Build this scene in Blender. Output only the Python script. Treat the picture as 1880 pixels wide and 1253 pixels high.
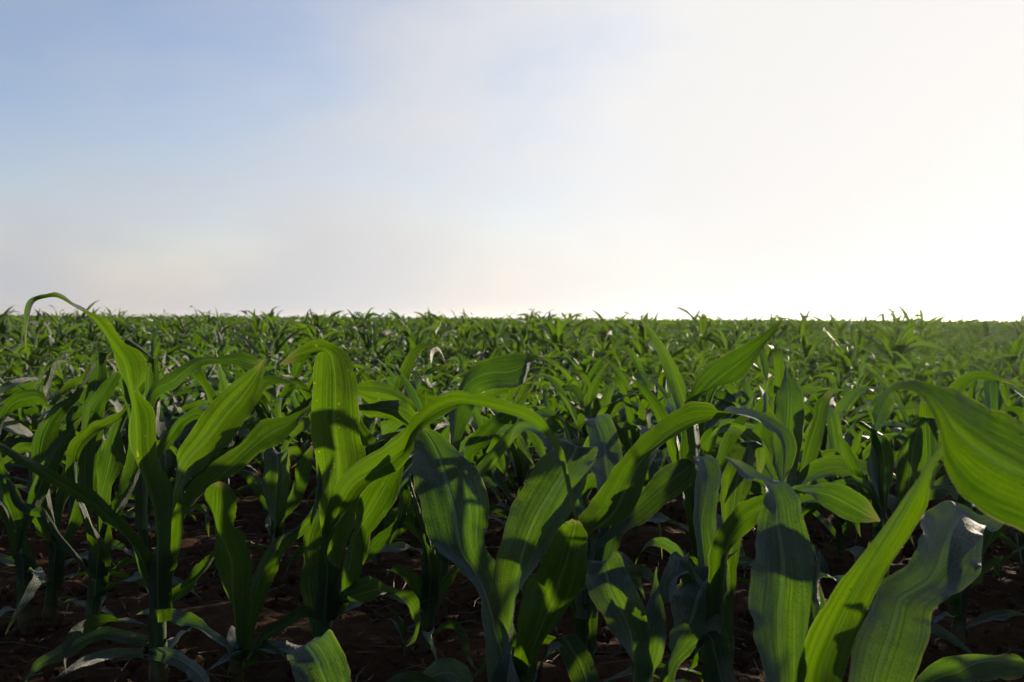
import bpy, math, random
import numpy as np
from mathutils import Vector, Matrix

random.seed(7)
rng = np.random.default_rng(11)
R = math.radians
scene = bpy.context.scene
for o in list(bpy.data.objects):
    bpy.data.objects.remove(o)
C = scene.collection

# ------------------------------------------------------------------ camera
CAM_H = 0.54
PITCH = R(90 - 1.27)
ROLL = R(0.33)
cd = bpy.data.cameras.new('camera')
cam = bpy.data.objects.new('camera', cd)
C.objects.link(cam)
cd.sensor_width = 36
cd.lens = 35
cd.clip_start = 0.02
cd.clip_end = 6000
cam.matrix_world = Matrix.Translation((0, 0, CAM_H)) @ Matrix.Rotation(PITCH, 4, 'X') @ Matrix.Rotation(ROLL, 4, 'Z')
cd.dof.use_dof = True
cd.dof.focus_distance = 1.75
cd.dof.aperture_fstop = 10
scene.camera = cam
F = 1880 * 35 / 36.0
CM = np.array(cam.matrix_world)

def at(x, y, D):
    """pixel of the 1880 wide photograph at depth D -> point in the world"""
    x = np.asarray(x, float); y = np.asarray(y, float); D = np.asarray(D, float)
    p = np.stack([(x - 940) / F * D, -(y - 626.5) / F * D, -D], -1)
    return p @ CM[:3, :3].T + CM[:3, 3]

# ------------------------------------------------------------------ light
SUN_AZ = R(37)      # to the right of the viewing direction
SUN_EL = R(9.0)
sd = Vector((math.sin(SUN_AZ) * math.cos(SUN_EL), math.cos(SUN_AZ) * math.cos(SUN_EL), math.sin(SUN_EL)))
sl = bpy.data.lights.new('sun', 'SUN')
sl.energy = 5.0
sl.angle = R(0.9)
sl.color = (1.0, 0.84, 0.62)
sun = bpy.data.objects.new('sun', sl)
C.objects.link(sun)
sun.rotation_euler = (-sd).to_track_quat('-Z', 'Y').to_euler()
sun.location = (0, 0, 30)

scene.view_settings.view_transform = 'Standard'
scene.view_settings.look = 'None'
scene.view_settings.exposure = 1.0
scene.view_settings.gamma = 1.0

# node helper ----------------------------------------------------------
class NT:
    def __init__(s, tree):
        s.t = tree
        s.n = tree.nodes
        s.l = tree.links
    def node(s, typ, **kw):
        n = s.n.new(typ)
        for k, v in kw.items():
            setattr(n, k, v)
        return n
    def put(s, sock, v):
        if hasattr(v, 'is_output'):
            s.l.new(v, sock)
        elif v is not None:
            if sock.type == 'RGBA' and not isinstance(v, (int, float)) and len(v) == 3:
                v = (*v, 1)
            sock.default_value = v
    def m(s, op, a, b=None, c=None, clamp=False):
        n = s.node('ShaderNodeMath', operation=op)
        n.use_clamp = clamp
        s.put(n.inputs[0], a); s.put(n.inputs[1], b); s.put(n.inputs[2], c)
        return n.outputs[0]
    def ramp(s, x, a, b, lo=0.0, hi=1.0):
        n = s.node('ShaderNodeMapRange', interpolation_type='SMOOTHSTEP')
        s.put(n.inputs[0], x); s.put(n.inputs[1], a); s.put(n.inputs[2], b); s.put(n.inputs[3], lo); s.put(n.inputs[4], hi)
        return n.outputs[0]
    def mix(s, f, a, b, mode='MIX'):
        n = s.node('ShaderNodeMix', data_type='RGBA', blend_type=mode)
        s.put(n.inputs[0], f); s.put(n.inputs[6], a); s.put(n.inputs[7], b)
        return n.outputs[2]
    def noise(s, vec, scale, detail=3, rough=0.5, dist=0.0):
        n = s.node('ShaderNodeTexNoise')
        if vec is not None:
            s.l.new(vec, n.inputs['Vector'])
        n.inputs['Scale'].default_value = scale
        n.inputs['Detail'].default_value = detail
        n.inputs['Roughness'].default_value = rough
        n.inputs['Distortion'].default_value = dist
        return n.outputs[0]

# ------------------------------------------------------------------ world
w = bpy.data.worlds.new('World')
scene.world = w
w.use_nodes = True
w.node_tree.nodes.clear()
k = NT(w.node_tree)
sky = k.node('ShaderNodeTexSky', sky_type='NISHITA')
sky.sun_disc = False
sky.sun_elevation = SUN_EL
sky.sun_rotation = SUN_AZ
sky.air_density = 1.0
sky.dust_density = 0.15
sky.ozone_density = 3.0
tc = k.node('ShaderNodeTexCoord')
sep = k.node('ShaderNodeSeparateXYZ')
k.l.new(tc.outputs['Generated'], sep.inputs[0])
X, Y, Z = sep.outputs
az = k.m('MULTIPLY', k.m('ARCTAN2', X, Y), 180 / math.pi)      # degrees right of the viewing direction
el = k.m('MULTIPLY', k.m('ARCSINE', Z), 180 / math.pi)
warp = k.noise(tc.outputs['Generated'], 4.5, 4, 0.5)
wz = k.m('SUBTRACT', warp, 0.5)
azw = k.m('ADD', az, k.m('MULTIPLY', wz, 10))
elw = k.m('ADD', el, k.m('MULTIPLY', wz, 7))
mpf = k.node('ShaderNodeMapping'); k.l.new(tc.outputs['Generated'], mpf.inputs[0]); mpf.inputs['Rotation'].default_value = (0, R(35), 0); mpf.inputs['Scale'].default_value = (1.0, 1.0, 2.0)
fine = k.noise(mpf.outputs[0], 6.5, 6, 0.52)
def blob(a0, e0, ra, re, tilt=0.0, amp=1.0, use=(azw, elw)):
    """a soft cloud bank of half size ra x re degrees in the direction (a0, e0)"""
    c, s_ = math.cos(R(tilt)), math.sin(R(tilt))
    da = k.m('SUBTRACT', use[0], a0); de = k.m('SUBTRACT', use[1], e0)
    u = k.m('ADD', k.m('MULTIPLY', da, c / ra), k.m('MULTIPLY', de, s_ / ra))
    v = k.m('SUBTRACT', k.m('MULTIPLY', de, c / re), k.m('MULTIPLY', da, s_ / re))
    r2 = k.m('ADD', k.m('MULTIPLY', u, u), k.m('MULTIPLY', v, v))
    return k.m('MULTIPLY', k.m('EXPONENT', k.m('MULTIPLY', r2, -1.0)), amp)
def total(items):
    r = items[0]
    for i in items[1:]:
        r = k.m('ADD', r, i)
    return r
cosg = k.m('ADD', k.m('ADD', k.m('MULTIPLY', X, sd.x), k.m('MULTIPLY', Y, sd.y)), k.m('MULTIPLY', Z, sd.z))
cosg = k.m('MAXIMUM', cosg, 0.0)
# thin morning mist: most of the right, a slanting bank in the middle, a low bank on the left
bank = total([blob(34, 2, 36, 60, 0, 1.35),
              blob(-4, 15, 5, 13, -38, 0.26),
              blob(13, 15, 5, 13, -30, 0.20),
              blob(-11, 2.0, 6, 4.6, 0, 0.75),
              blob(-27, 2.0, 7, 4.4, 25, 0.85),
              blob(-19, 0.5, 7, 1.8, 0, 0.25),
              blob(8, 0, 22, 3.6, 0, 0.30),
              0.0])
mask = k.m('ADD', bank, k.m('MULTIPLY', k.m('SUBTRACT', fine, 0.5), 0.95))
mask = k.m('MULTIPLY', k.ramp(mask, -0.42, 1.15), k.m('MULTIPLY', k.ramp(el, 20, 48, 1.0, 0.15), k.ramp(Y, -0.3, 0.5, 0.35, 1.0)))  # mist thinned overhead and behind the camera to lower the ambient light
g1 = k.m('POWER', cosg, 4.0)
g2 = k.m('POWER', cosg, 28.0)
amt = k.m('ADD', 0.60, k.m('ADD', k.m('MULTIPLY', g1, 0.52), k.m('MULTIPLY', g2, 0.0)))
amt = k.m('MINIMUM', amt, 0.885)
left_grey = k.ramp(az, -28, 2)
mist_c = k.mix(left_grey, (0.84, 0.86, 0.93), (1.0, 0.98, 0.965))
mist = k.node('ShaderNodeVectorMath', operation='SCALE')
k.l.new(mist_c, mist.inputs[0]); k.l.new(amt, mist.inputs[3])
skys = k.node('ShaderNodeVectorMath', operation='SCALE')
k.l.new(k.mix(1.0, sky.outputs[0], (1.42, 1.06, 1.05), 'MULTIPLY'), skys.inputs[0]); skys.inputs[3].default_value = 0.175
# unseen sky behind the camera, dimmed on purpose to cut its fill light
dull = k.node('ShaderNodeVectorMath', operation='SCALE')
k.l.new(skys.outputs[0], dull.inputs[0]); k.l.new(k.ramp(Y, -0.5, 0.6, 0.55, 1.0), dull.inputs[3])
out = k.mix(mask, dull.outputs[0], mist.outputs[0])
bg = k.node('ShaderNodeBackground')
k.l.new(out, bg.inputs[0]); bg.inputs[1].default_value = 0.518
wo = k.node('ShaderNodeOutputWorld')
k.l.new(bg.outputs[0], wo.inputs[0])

# ------------------------------------------------------------------ helpers
def tag(o, label=None, cat=None, group=None, kind=None):
    if label: o['label'] = label
    if cat: o['category'] = cat
    if group: o['group'] = group
    if kind: o['kind'] = kind
    return o

def link(o, parent=None):
    C.objects.link(o)
    if parent is not None:
        o.parent = parent
    return o

def empty(name, loc, rz=0.0):
    o = bpy.data.objects.new(name, None)
    o.empty_display_size = 0.05
    o.location = loc
    o.rotation_euler = (0, 0, rz)
    return link(o)

def mesh_np(name, verts, faces, uvs=None, mat=None, smooth=True):
    """verts (N,3), faces (M,4) or (M,3), uvs (N,2) per vertex"""
    me = bpy.data.meshes.new(name)
    verts = np.asarray(verts, np.float32); faces = np.asarray(faces, np.int32)
    nf, kf = faces.shape
    me.vertices.add(len(verts)); me.vertices.foreach_set('co', verts.ravel())
    me.loops.add(nf * kf); me.loops.foreach_set('vertex_index', faces.ravel())
    me.polygons.add(nf)
    me.polygons.foreach_set('loop_start', np.arange(0, nf * kf, kf, dtype=np.int32))
    if uvs is not None:
        l = me.uv_layers.new(name='UVMap')
        l.data.foreach_set('uv', np.asarray(uvs, np.float32)[faces.ravel()].ravel())
    me.polygons.foreach_set('use_smooth', np.full(nf, smooth))
    me.update(calc_edges=True)
    if mat is not None:
        me.materials.append(mat)
    return me

def grid_faces(nr, nc, off=0):
    i, j = np.meshgrid(np.arange(nr - 1), np.arange(nc - 1), indexing='ij')
    a = (i * nc + j).ravel() + off
    return np.stack([a, a + 1, a + nc + 1, a + nc], -1)

def smoothstep(x, a, b):
    t = np.clip((x - a) / (b - a), 0, 1)
    return t * t * (3 - 2 * t)

def ground_z(x, y):
    """almost level field that falls away behind a low crest"""
    z = -0.13 * smoothstep(y, 2.4, 6.0) + 0.33 * smoothstep(y, 7.0, 34.0) + 0.0 * x
    far = np.clip(y - 34, 0, 46)
    z = z - 0.0016 * far ** 2
    return z
# ------------------------------------------------------------------ materials
def new_mat(name):
    m = bpy.data.materials.new(name)
    m.use_nodes = True
    m.node_tree.nodes.clear()
    return m, NT(m.node_tree)

def leaf_material(name, rough=0.38, spec=1.0):
    m, k = new_mat(name)
    uv = k.node('ShaderNodeUVMap')
    sp = k.node('ShaderNodeSeparateXYZ'); k.l.new(uv.outputs[0], sp.inputs[0])
    u, v = sp.outputs[0], sp.outputs[1]
    tc = k.node('ShaderNodeTexCoord')
    oi = k.node('ShaderNodeObjectInfo')
    geo = k.node('ShaderNodeNewGeometry')
    rnd = k.m('ADD', k.m('MULTIPLY', oi.outputs['Random'], 0.5), k.m('MULTIPLY', geo.outputs['Random Per Island'], 0.5))
    # parallel veins along the blade
    cv = k.node('ShaderNodeCombineXYZ')
    k.put(cv.inputs[0], k.m('MULTIPLY', u, 1.0)); k.put(cv.inputs[1], k.m('MULTIPLY', v, 0.045)); k.put(cv.inputs[2], k.m('MULTIPLY', rnd, 9.0))
    veins = k.noise(cv.outputs[0], 60.0, 3, 0.75)
    broad = k.noise(cv.outputs[0], 9.0, 2, 0.5)
    vein = k.ramp(veins, 0.44, 0.60)
    absu = k.m('ABSOLUTE', k.m('SUBTRACT', u, 0.5))
    rib = k.ramp(absu, 0.014, 0.05, 1.0, 0.0)
    margin = k.ramp(absu, 0.490, 0.500)
    patch = k.noise(tc.outputs['Object'], 17.0, 4, 0.6)
    # leaf colours
    c_dark = k.mix(patch, (0.0066, 0.0230, 0.0049), (0.0131, 0.0410, 0.0066))
    c_dark = k.mix(rnd, c_dark, (0.0131, 0.0369, 0.0115))
    c_ref = k.mix(k.m('MULTIPLY', vein, 0.22), c_dark, (0.0246, 0.0656, 0.0123))
    c_ref = k.mix(k.m('MULTIPLY', rib, 0.65), c_ref, (0.1640, 0.2214, 0.0984))
    t1 = k.mix(rnd, (0.0120, 0.0680, 0.0012), (0.1150, 0.2250, 0.0012))
    t1 = k.mix(k.m('MULTIPLY', k.ramp(broad, 0.38, 0.62), 0.5), t1, (0.0077, 0.0507, 0.0016))
    t1 = k.mix(k.m('MULTIPLY', vein, 0.36), t1, (0.1800, 0.3200, 0.0025))
    t1 = k.mix(k.m('MULTIPLY', rib, 0.5), t1, (0.0700, 0.1600, 0.0100))
    # small yellow-brown insect nicks
    spots = k.noise(cv.outputs[0], 90.0, 1, 0.4)
    spt = k.m('MULTIPLY', k.ramp(k.noise(tc.outputs['Object'], 150.0, 1, 0.4), 0.74, 0.76), k.ramp(rnd, 0.72, 0.80, 0.0, 0.7))
    t1 = k.mix(spt, t1, (0.6150, 0.5084, 0.0656))
    # tips dry out a little
    tip = k.ramp(k.m('ADD', v, k.m('MULTIPLY', k.m('SUBTRACT', patch, 0.5), 0.22)), 0.90, 1.03)
    tip = k.m('MULTIPLY', tip, k.ramp(rnd, 0.15, 0.6, 0.25, 0.85))
    c_ref = k.mix(tip, c_ref, (0.2460, 0.2050, 0.1148))
    t1 = k.mix(tip, t1, (0.2460, 0.2214, 0.0574))
    c_ref = k.mix(k.m('MULTIPLY', margin, 0.3), c_ref, (0.3116, 0.2952, 0.1640))
    t1 = k.mix(k.m('MULTIPLY', margin, 0.6), t1, (0.5084, 0.4510, 0.1640))
    upper = geo.outputs['Backfacing']
    bloom = k.m('MULTIPLY', upper, k.ramp(k.m('ADD', k.m('MULTIPLY', patch, 0.75), k.m('MULTIPLY', veins, 0.25)), 0.40, 0.64, 0.10, 0.75))
    c_ref = k.mix(bloom, c_ref, (0.078, 0.104, 0.086))
    c_ref = k.mix(k.m('MULTIPLY', k.m('MULTIPLY', rib, upper), 0.6), c_ref, (0.26, 0.33, 0.20))
    # bump: veins, crinkle and fine dew
    cr = k.noise(tc.outputs['Object'], 55.0, 3, 0.5)
    dew = k.node('ShaderNodeTexVoronoi', feature='F1'); k.l.new(tc.outputs['Object'], dew.inputs['Vector']); dew.inputs['Scale'].default_value = 420
    dw = k.ramp(dew.outputs['Distance'], 0.0, 0.42, 1.0, 0.0)
    hgt = k.m('ADD', k.m('MULTIPLY', veins, 0.75), k.m('MULTIPLY', cr, 0.7))
    hgt = k.m('ADD', hgt, k.m('MULTIPLY', rib, -0.6))
    hgt = k.m('ADD', hgt, k.m('MULTIPLY', k.noise(tc.outputs['Object'], 19.0, 2, 0.5), 2.2))
    hgt = k.m('ADD', hgt, k.m('MULTIPLY', dw, 0.40))
    bump = k.node('ShaderNodeBump'); bump.inputs['Strength'].default_value = 0.9; bump.inputs['Distance'].default_value = 0.0026
    k.l.new(hgt, bump.inputs['Height'])
    p = k.node('ShaderNodeBsdfPrincipled')
    k.l.new(c_ref, p.inputs['Base Color'])
    k.put(p.inputs['Roughness'], k.m('ADD', k.m('ADD', rough, k.m('MULTIPLY', upper, 0.06)), k.m('MULTIPLY', patch, 0.22)))
    k.put(p.inputs['Specular IOR Level'], k.m('ADD', 0.40 * spec, k.m('MULTIPLY', upper, 0.45 * spec)))
    k.put(p.inputs['Sheen Weight'], k.m('ADD', 0.15, k.m('MULTIPLY', upper, 0.85)))
    p.inputs['Sheen Roughness'].default_value = 0.3
    k.put(p.inputs['Sheen Tint'], (0.85, 0.93, 1.0))
    k.l.new(bump.outputs[0], p.inputs['Normal'])
    tr = k.node('ShaderNodeBsdfTranslucent'); k.l.new(t1, tr.inputs[0]); k.l.new(bump.outputs[0], tr.inputs['Normal'])
    mx = k.node('ShaderNodeMixShader'); mx.inputs[0].default_value = 0.42
    k.l.new(p.outputs[0], mx.inputs[1]); k.l.new(tr.outputs[0], mx.inputs[2])
    o = k.node('ShaderNodeOutputMaterial'); k.l.new(mx.outputs[0], o.inputs[0])
    return m

M_LEAF = leaf_material('corn_leaf')
M_LEAF_FAR = leaf_material('corn_leaf_matt', 0.42, 0.9)      # crop further off, made rougher to tone down its glints

def stalk_material():
    m, k = new_mat('corn_stalk')
    tc = k.node('ShaderNodeTexCoord')
    mp = k.node('ShaderNodeMapping'); k.l.new(tc.outputs['Object'], mp.inputs[0]); mp.inputs['Scale'].default_value = (1, 1, 0.12)
    n = k.noise(mp.outputs[0], 260, 2, 0.5)
    sp = k.node('ShaderNodeSeparateXYZ'); k.l.new(tc.outputs['Object'], sp.inputs[0])
    c = k.mix(k.ramp(n, 0.35, 0.65), (0.0112, 0.0360, 0.0112), (0.0240, 0.0600, 0.0160))
    low = k.ramp(sp.outputs[2], 0.0, 0.06, 1.0, 0.0)
    c = k.mix(k.m('MULTIPLY', low, 0.7), c, (0.1280, 0.0880, 0.0480))
    p = k.node('ShaderNodeBsdfPrincipled'); k.l.new(c, p.inputs['Base Color'])
    p.inputs['Roughness'].default_value = 0.42
    p.inputs['Subsurface Weight'].default_value = 0.15
    p.inputs['Subsurface Radius'].default_value = (0.0032, 0.0064, 0.0016)
    b = k.node('ShaderNodeBump'); b.inputs['Strength'].default_value = 0.4; b.inputs['Distance'].default_value = 0.001
    k.l.new(n, b.inputs['Height']); k.l.new(b.outputs[0], p.inputs['Normal'])
    o = k.node('ShaderNodeOutputMaterial'); k.l.new(p.outputs[0], o.inputs[0])
    return m
M_STALK = stalk_material()

def soil_material():
    m, k = new_mat('soil')
    tc = k.node('ShaderNodeTexCoord')
    a = k.noise(tc.outputs['Object'], 2.3, 5, 0.6)
    b = k.noise(tc.outputs['Object'], 38, 6, 0.65)
    c2 = k.noise(tc.outputs['Object'], 160, 4, 0.7)
    c = k.mix(k.ramp(a, 0.35, 0.65), (0.0322, 0.0155, 0.0070), (0.0599, 0.0295, 0.0123))
    c = k.mix(k.ramp(b, 0.35, 0.7), c, (0.0749, 0.0421, 0.0232))
    c = k.mix(k.m('MULTIPLY', k.ramp(c2, 0.60, 0.75), 0.5), c, (0.1151, 0.0842, 0.0540))
    p = k.node('ShaderNodeBsdfPrincipled'); k.l.new(c, p.inputs['Base Color'])
    p.inputs['Roughness'].default_value = 1.0
    p.inputs['Specular IOR Level'].default_value = 0.06
    h = k.m('ADD', k.m('MULTIPLY', b, 0.7), k.m('MULTIPLY', c2, 0.4))
    bp = k.node('ShaderNodeBump'); bp.inputs['Strength'].default_value = 1.0; bp.inputs['Distance'].default_value = 0.012
    k.l.new(h, bp.inputs['Height']); k.l.new(bp.outputs[0], p.inputs['Normal'])
    o = k.node('ShaderNodeOutputMaterial'); k.l.new(p.outputs[0], o.inputs[0])
    return m
M_SOIL = soil_material()

def plain(name, col, rough=0.7, trans=None):
    m, k = new_mat(name)
    tc = k.node('ShaderNodeTexCoord')
    geo = k.node('ShaderNodeNewGeometry')
    n = k.noise(tc.outputs['Object'], 60, 3, 0.6)
    c = k.mix(k.ramp(n, 0.3, 0.7), tuple(0.6 * v for v in col), col)
    c = k.mix(geo.outputs['Random Per Island'], tuple(0.5 * v for v in col), c)
    p = k.node('ShaderNodeBsdfPrincipled'); k.l.new(c, p.inputs['Base Color']); p.inputs['Roughness'].default_value = rough
    o = k.node('ShaderNodeOutputMaterial')
    k.l.new(p.outputs[0], o.inputs[0])
    return m
M_STRAW = plain('dry_straw', (0.15, 0.10, 0.055), 0.7)
M_CABLE = plain('cable', (0.22, 0.22, 0.23), 0.5)
M_WOOD = plain('weathered_wood', (0.22, 0.19, 0.16), 0.8)

def haze_material():
    m, k = new_mat('haze')
    p = k.node('ShaderNodeVolumePrincipled')
    k.put(p.inputs['Color'], (0.98, 0.99, 1.0)); p.inputs['Density'].default_value = 0.0003; p.inputs['Anisotropy'].default_value = 0.72
    o = k.node('ShaderNodeOutputMaterial'); k.l.new(p.outputs[0], o.inputs['Volume'])
    return m

def dew_material():
    m, k = new_mat('dew')
    p = k.node('ShaderNodeBsdfPrincipled'); k.put(p.inputs['Base Color'], (1, 1, 1)); p.inputs['Roughness'].default_value = 0.03
    p.inputs['Transmission Weight'].default_value = 1.0; p.inputs['IOR'].default_value = 1.33
    o = k.node('ShaderNodeOutputMaterial'); k.l.new(p.outputs[0], o.inputs[0])
    return m
M_DEW = dew_material()
# ------------------------------------------------------------------ leaves grown by rule
def gen_leaves(P, n, m):
    """P: dict of arrays (K,), n segments along, m columns across -> verts (K, n+1, m, 3), uv (K, n+1, m, 2)"""
    K = len(P['L'])
    s = np.linspace(0, 1, n + 1)[None, :]
    col = lambda q: np.asarray(P[q], float)[:, None]
    th = col('th0') + col('th1') * s ** col('p') + col('kink') * smoothstep(s, col('ks') - 0.06, col('ks') + 0.06) + 0 * s
    th = np.minimum(th, 2.95)
    ph = col('phi') + col('sway') * s ** 1.5
    d = np.stack([np.sin(th) * np.cos(ph), np.sin(th) * np.sin(ph), np.cos(th)], -1)
    ds = (col('L') / n)[..., None]
    c = np.concatenate([np.zeros((K, 1, 3)), np.cumsum(0.5 * (d[:, 1:] + d[:, :-1]) * ds, 1)], 1)
    b0 = np.stack([-np.sin(ph), np.cos(ph), 0 * ph], -1)
    nn = np.cross(d, b0)
    nn /= np.linalg.norm(nn, axis=-1, keepdims=True) + 1e-9
    r = col('roll0') + col('twist') * smoothstep(s, col('ts'), col('ts') + 0.55)
    side = np.cos(r)[..., None] * b0 + np.sin(r)[..., None] * nn
    nor = np.cross(d, side)
    nor /= np.linalg.norm(nor, axis=-1, keepdims=True) + 1e-9
    w = 0.5 * col('W') * (0.38 + 0.62 * np.sin(np.minimum(s / 0.42, 1) * np.pi / 2)) * (1 - np.clip((s - 0.42) / 0.58, 0, 1) ** 1.75)
    w = np.maximum(w, 0.0006)
    v = np.linspace(-1, 1, m)[None, None, :]
    fold = col('fold') * (1 - 0.75 * smoothstep(s, 0.1, 0.8)) + 0.10
    off = (fold[..., None] * np.abs(v) ** 1.4 + P_wave(P, s, v)) * w[..., None]
    verts = c[:, :, None] + side[:, :, None] * (v * w[..., None])[..., None] + nor[:, :, None] * off[..., None]
    base = np.stack([P['x'], P['y'], P['z']], -1)
    verts = verts + base[:, None, None, :]
    uv = np.stack([np.broadcast_to((v + 1) / 2, off.shape), np.broadcast_to(s[..., None], off.shape)], -1)
    return verts, uv

def P_wave(P, s, v):
    a = np.asarray(P['wa'], float)[:, None, None]
    f = np.asarray(P['wf'], float)[:, None, None]
    q = np.asarray(P['wp'], float)[:, None, None]
    env = np.sin(np.pi * np.clip(s, 0, 1))[..., None]
    sd_ = np.where(v > 0, 1.9, 0.0)
    return env * (a * (np.abs(v) ** 2) * np.sin(2 * np.pi * f * s[..., None] + q + sd_) + 0.3 * a * np.abs(v) ** 4 * np.sin(2 * np.pi * 3.1 * f * s[..., None] + 2 * q + 2 * sd_))

def plant_params(g, size=1.0, nleaf=None, arch=1.0):
    """leaf parameters of one young corn plant, base at the origin"""
    nleaf = nleaf or int(g.integers(7, 10))
    phi0 = g.uniform(0, 2 * np.pi)
    hs = 0.17 * g.uniform(0.85, 1.25) * size            # height of the whorl
    rows = []
    for i in range(nleaf):
        t = i / (nleaf - 1)                             # 0 lowest, 1 topmost
        L = (0.20 + 0.25 * math.sin(min(1, t * 1.25 + 0.15) * math.pi * 0.62)) * g.uniform(0.85, 1.15) * size
        if t > 0.95: L *= 0.8
        W = (0.021 + 0.031 * math.sin(min(1.0, t + 0.18) * math.pi * 0.75)) * g.uniform(0.85, 1.15) * size
        th0 = R(52 - 45 * t) * g.uniform(0.75, 1.25)
        th1 = R(120 - 55 * t) * g.uniform(0.6, 1.35) * arch
        kink = R(g.uniform(45, 110)) if g.random() < 0.45 else 0.0
        if kink: th1 *= 0.45
        rows.append(dict(L=L, W=W, th0=th0, th1=th1, p=g.uniform(1.2, 2.4), kink=kink, ks=g.uniform(0.5, 0.85),
                         phi=phi0 + (i % 2) * np.pi + g.normal(0, 0.38), sway=g.normal(0, 0.8), roll0=g.normal(0, 0.12),
                         twist=g.normal(0, 1.9), ts=g.uniform(0.1, 0.6), fold=g.uniform(0.45, 1.1), wa=g.uniform(0.12, 0.5),
                         wf=g.uniform(1.2, 3.2), wp=g.uniform(0, 6.28), x=0.0, y=0.0, z=hs * (0.16 + 0.84 * t ** 0.8)))
    return rows, hs

def as_arrays(rows):
    return {q: np.array([r[q] for r in rows], float) for q in rows[0]}

def tube(points, radii, nseg=9):
    """a tapered tube, closed at the top"""
    pts = np.asarray(points, float); rad = np.asarray(radii, float)
    t = np.gradient(pts, axis=0); t /= np.linalg.norm(t, axis=1, keepdims=True)
    ref = np.where(np.abs(t[:, 2:3]) < 0.9, np.array([[0, 0, 1.0]]), np.array([[1.0, 0, 0]]))
    a = np.cross(t, ref); a /= np.linalg.norm(a, axis=1, keepdims=True); b = np.cross(t, a)
    an = np.linspace(0, 2 * np.pi, nseg, endpoint=False)
    ring = a[:, None] * np.cos(an)[None, :, None] + b[:, None] * np.sin(an)[None, :, None]
    v = pts[:, None] + ring * rad[:, None, None]
    n = len(pts)
    f = []
    for i in range(n - 1):
        for j in range(nseg):
            j2 = (j + 1) % nseg
            f.append((i * nseg + j, i * nseg + j2, (i + 1) * nseg + j2, (i + 1) * nseg + j))
    return v.reshape(-1, 3), np.array(f)

def stalk_mesh(name, p0, p1, r0=0.0115, bend=0.0):
    p0 = np.array(p0, float); p1 = np.array(p1, float)
    t = np.linspace(0, 1, 22)[:, None]
    pts = p0 + (p1 - p0) * t
    pts[:, 0] += bend * np.sin(t[:, 0] * np.pi)
    rad = r0 * (1.12 - 0.35 * t[:, 0])
    for q in (0.12, 0.3, 0.52, 0.76):                    # nodes and sheath collars
        rad = rad * (1 + 0.13 * np.exp(-((t[:, 0] - q) / 0.022) ** 2)) * np.where(t[:, 0] > q, 0.985, 1.0)
    rad[-1] *= 0.2; rad[-2] *= 0.75
    pts[0, 2] -= 0.02
    v, f = tube(pts, rad, 12)
    return mesh_np(name, v, f, None, M_STALK)

# ------------------------------------------------------------------ leaves shaped one by one
def hermite(pts, per):
    """smooth curve through the stations, chord-length parameter"""
    pts = np.asarray(pts, float)
    cdist = np.linalg.norm(np.diff(pts[:, :3] + 0, axis=0), axis=1)
    u = np.concatenate([[0], np.cumsum(np.maximum(cdist, 1e-4) ** 0.8)])
    du = np.diff(u)
    sl = np.diff(pts, axis=0) / du[:, None]
    tg = np.zeros_like(pts)
    tg[1:-1] = (sl[:-1] * du[1:, None] + sl[1:] * du[:-1, None]) / (du[1:] + du[:-1])[:, None]
    tg[0] = sl[0]; tg[-1] = sl[-1]
    outp = []
    for i in range(len(pts) - 1):
        n = per
        t = np.linspace(0, 1, n, endpoint=False)[:, None]
        h = du[i]
        outp.append((2 * t**3 - 3 * t**2 + 1) * pts[i] + (t**3 - 2 * t**2 + t) * h * tg[i] + (-2 * t**3 + 3 * t**2) * pts[i + 1] + (t**3 - t**2) * h * tg[i + 1])
    outp.append(pts[-1:])
    return np.concatenate(outp)

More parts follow.
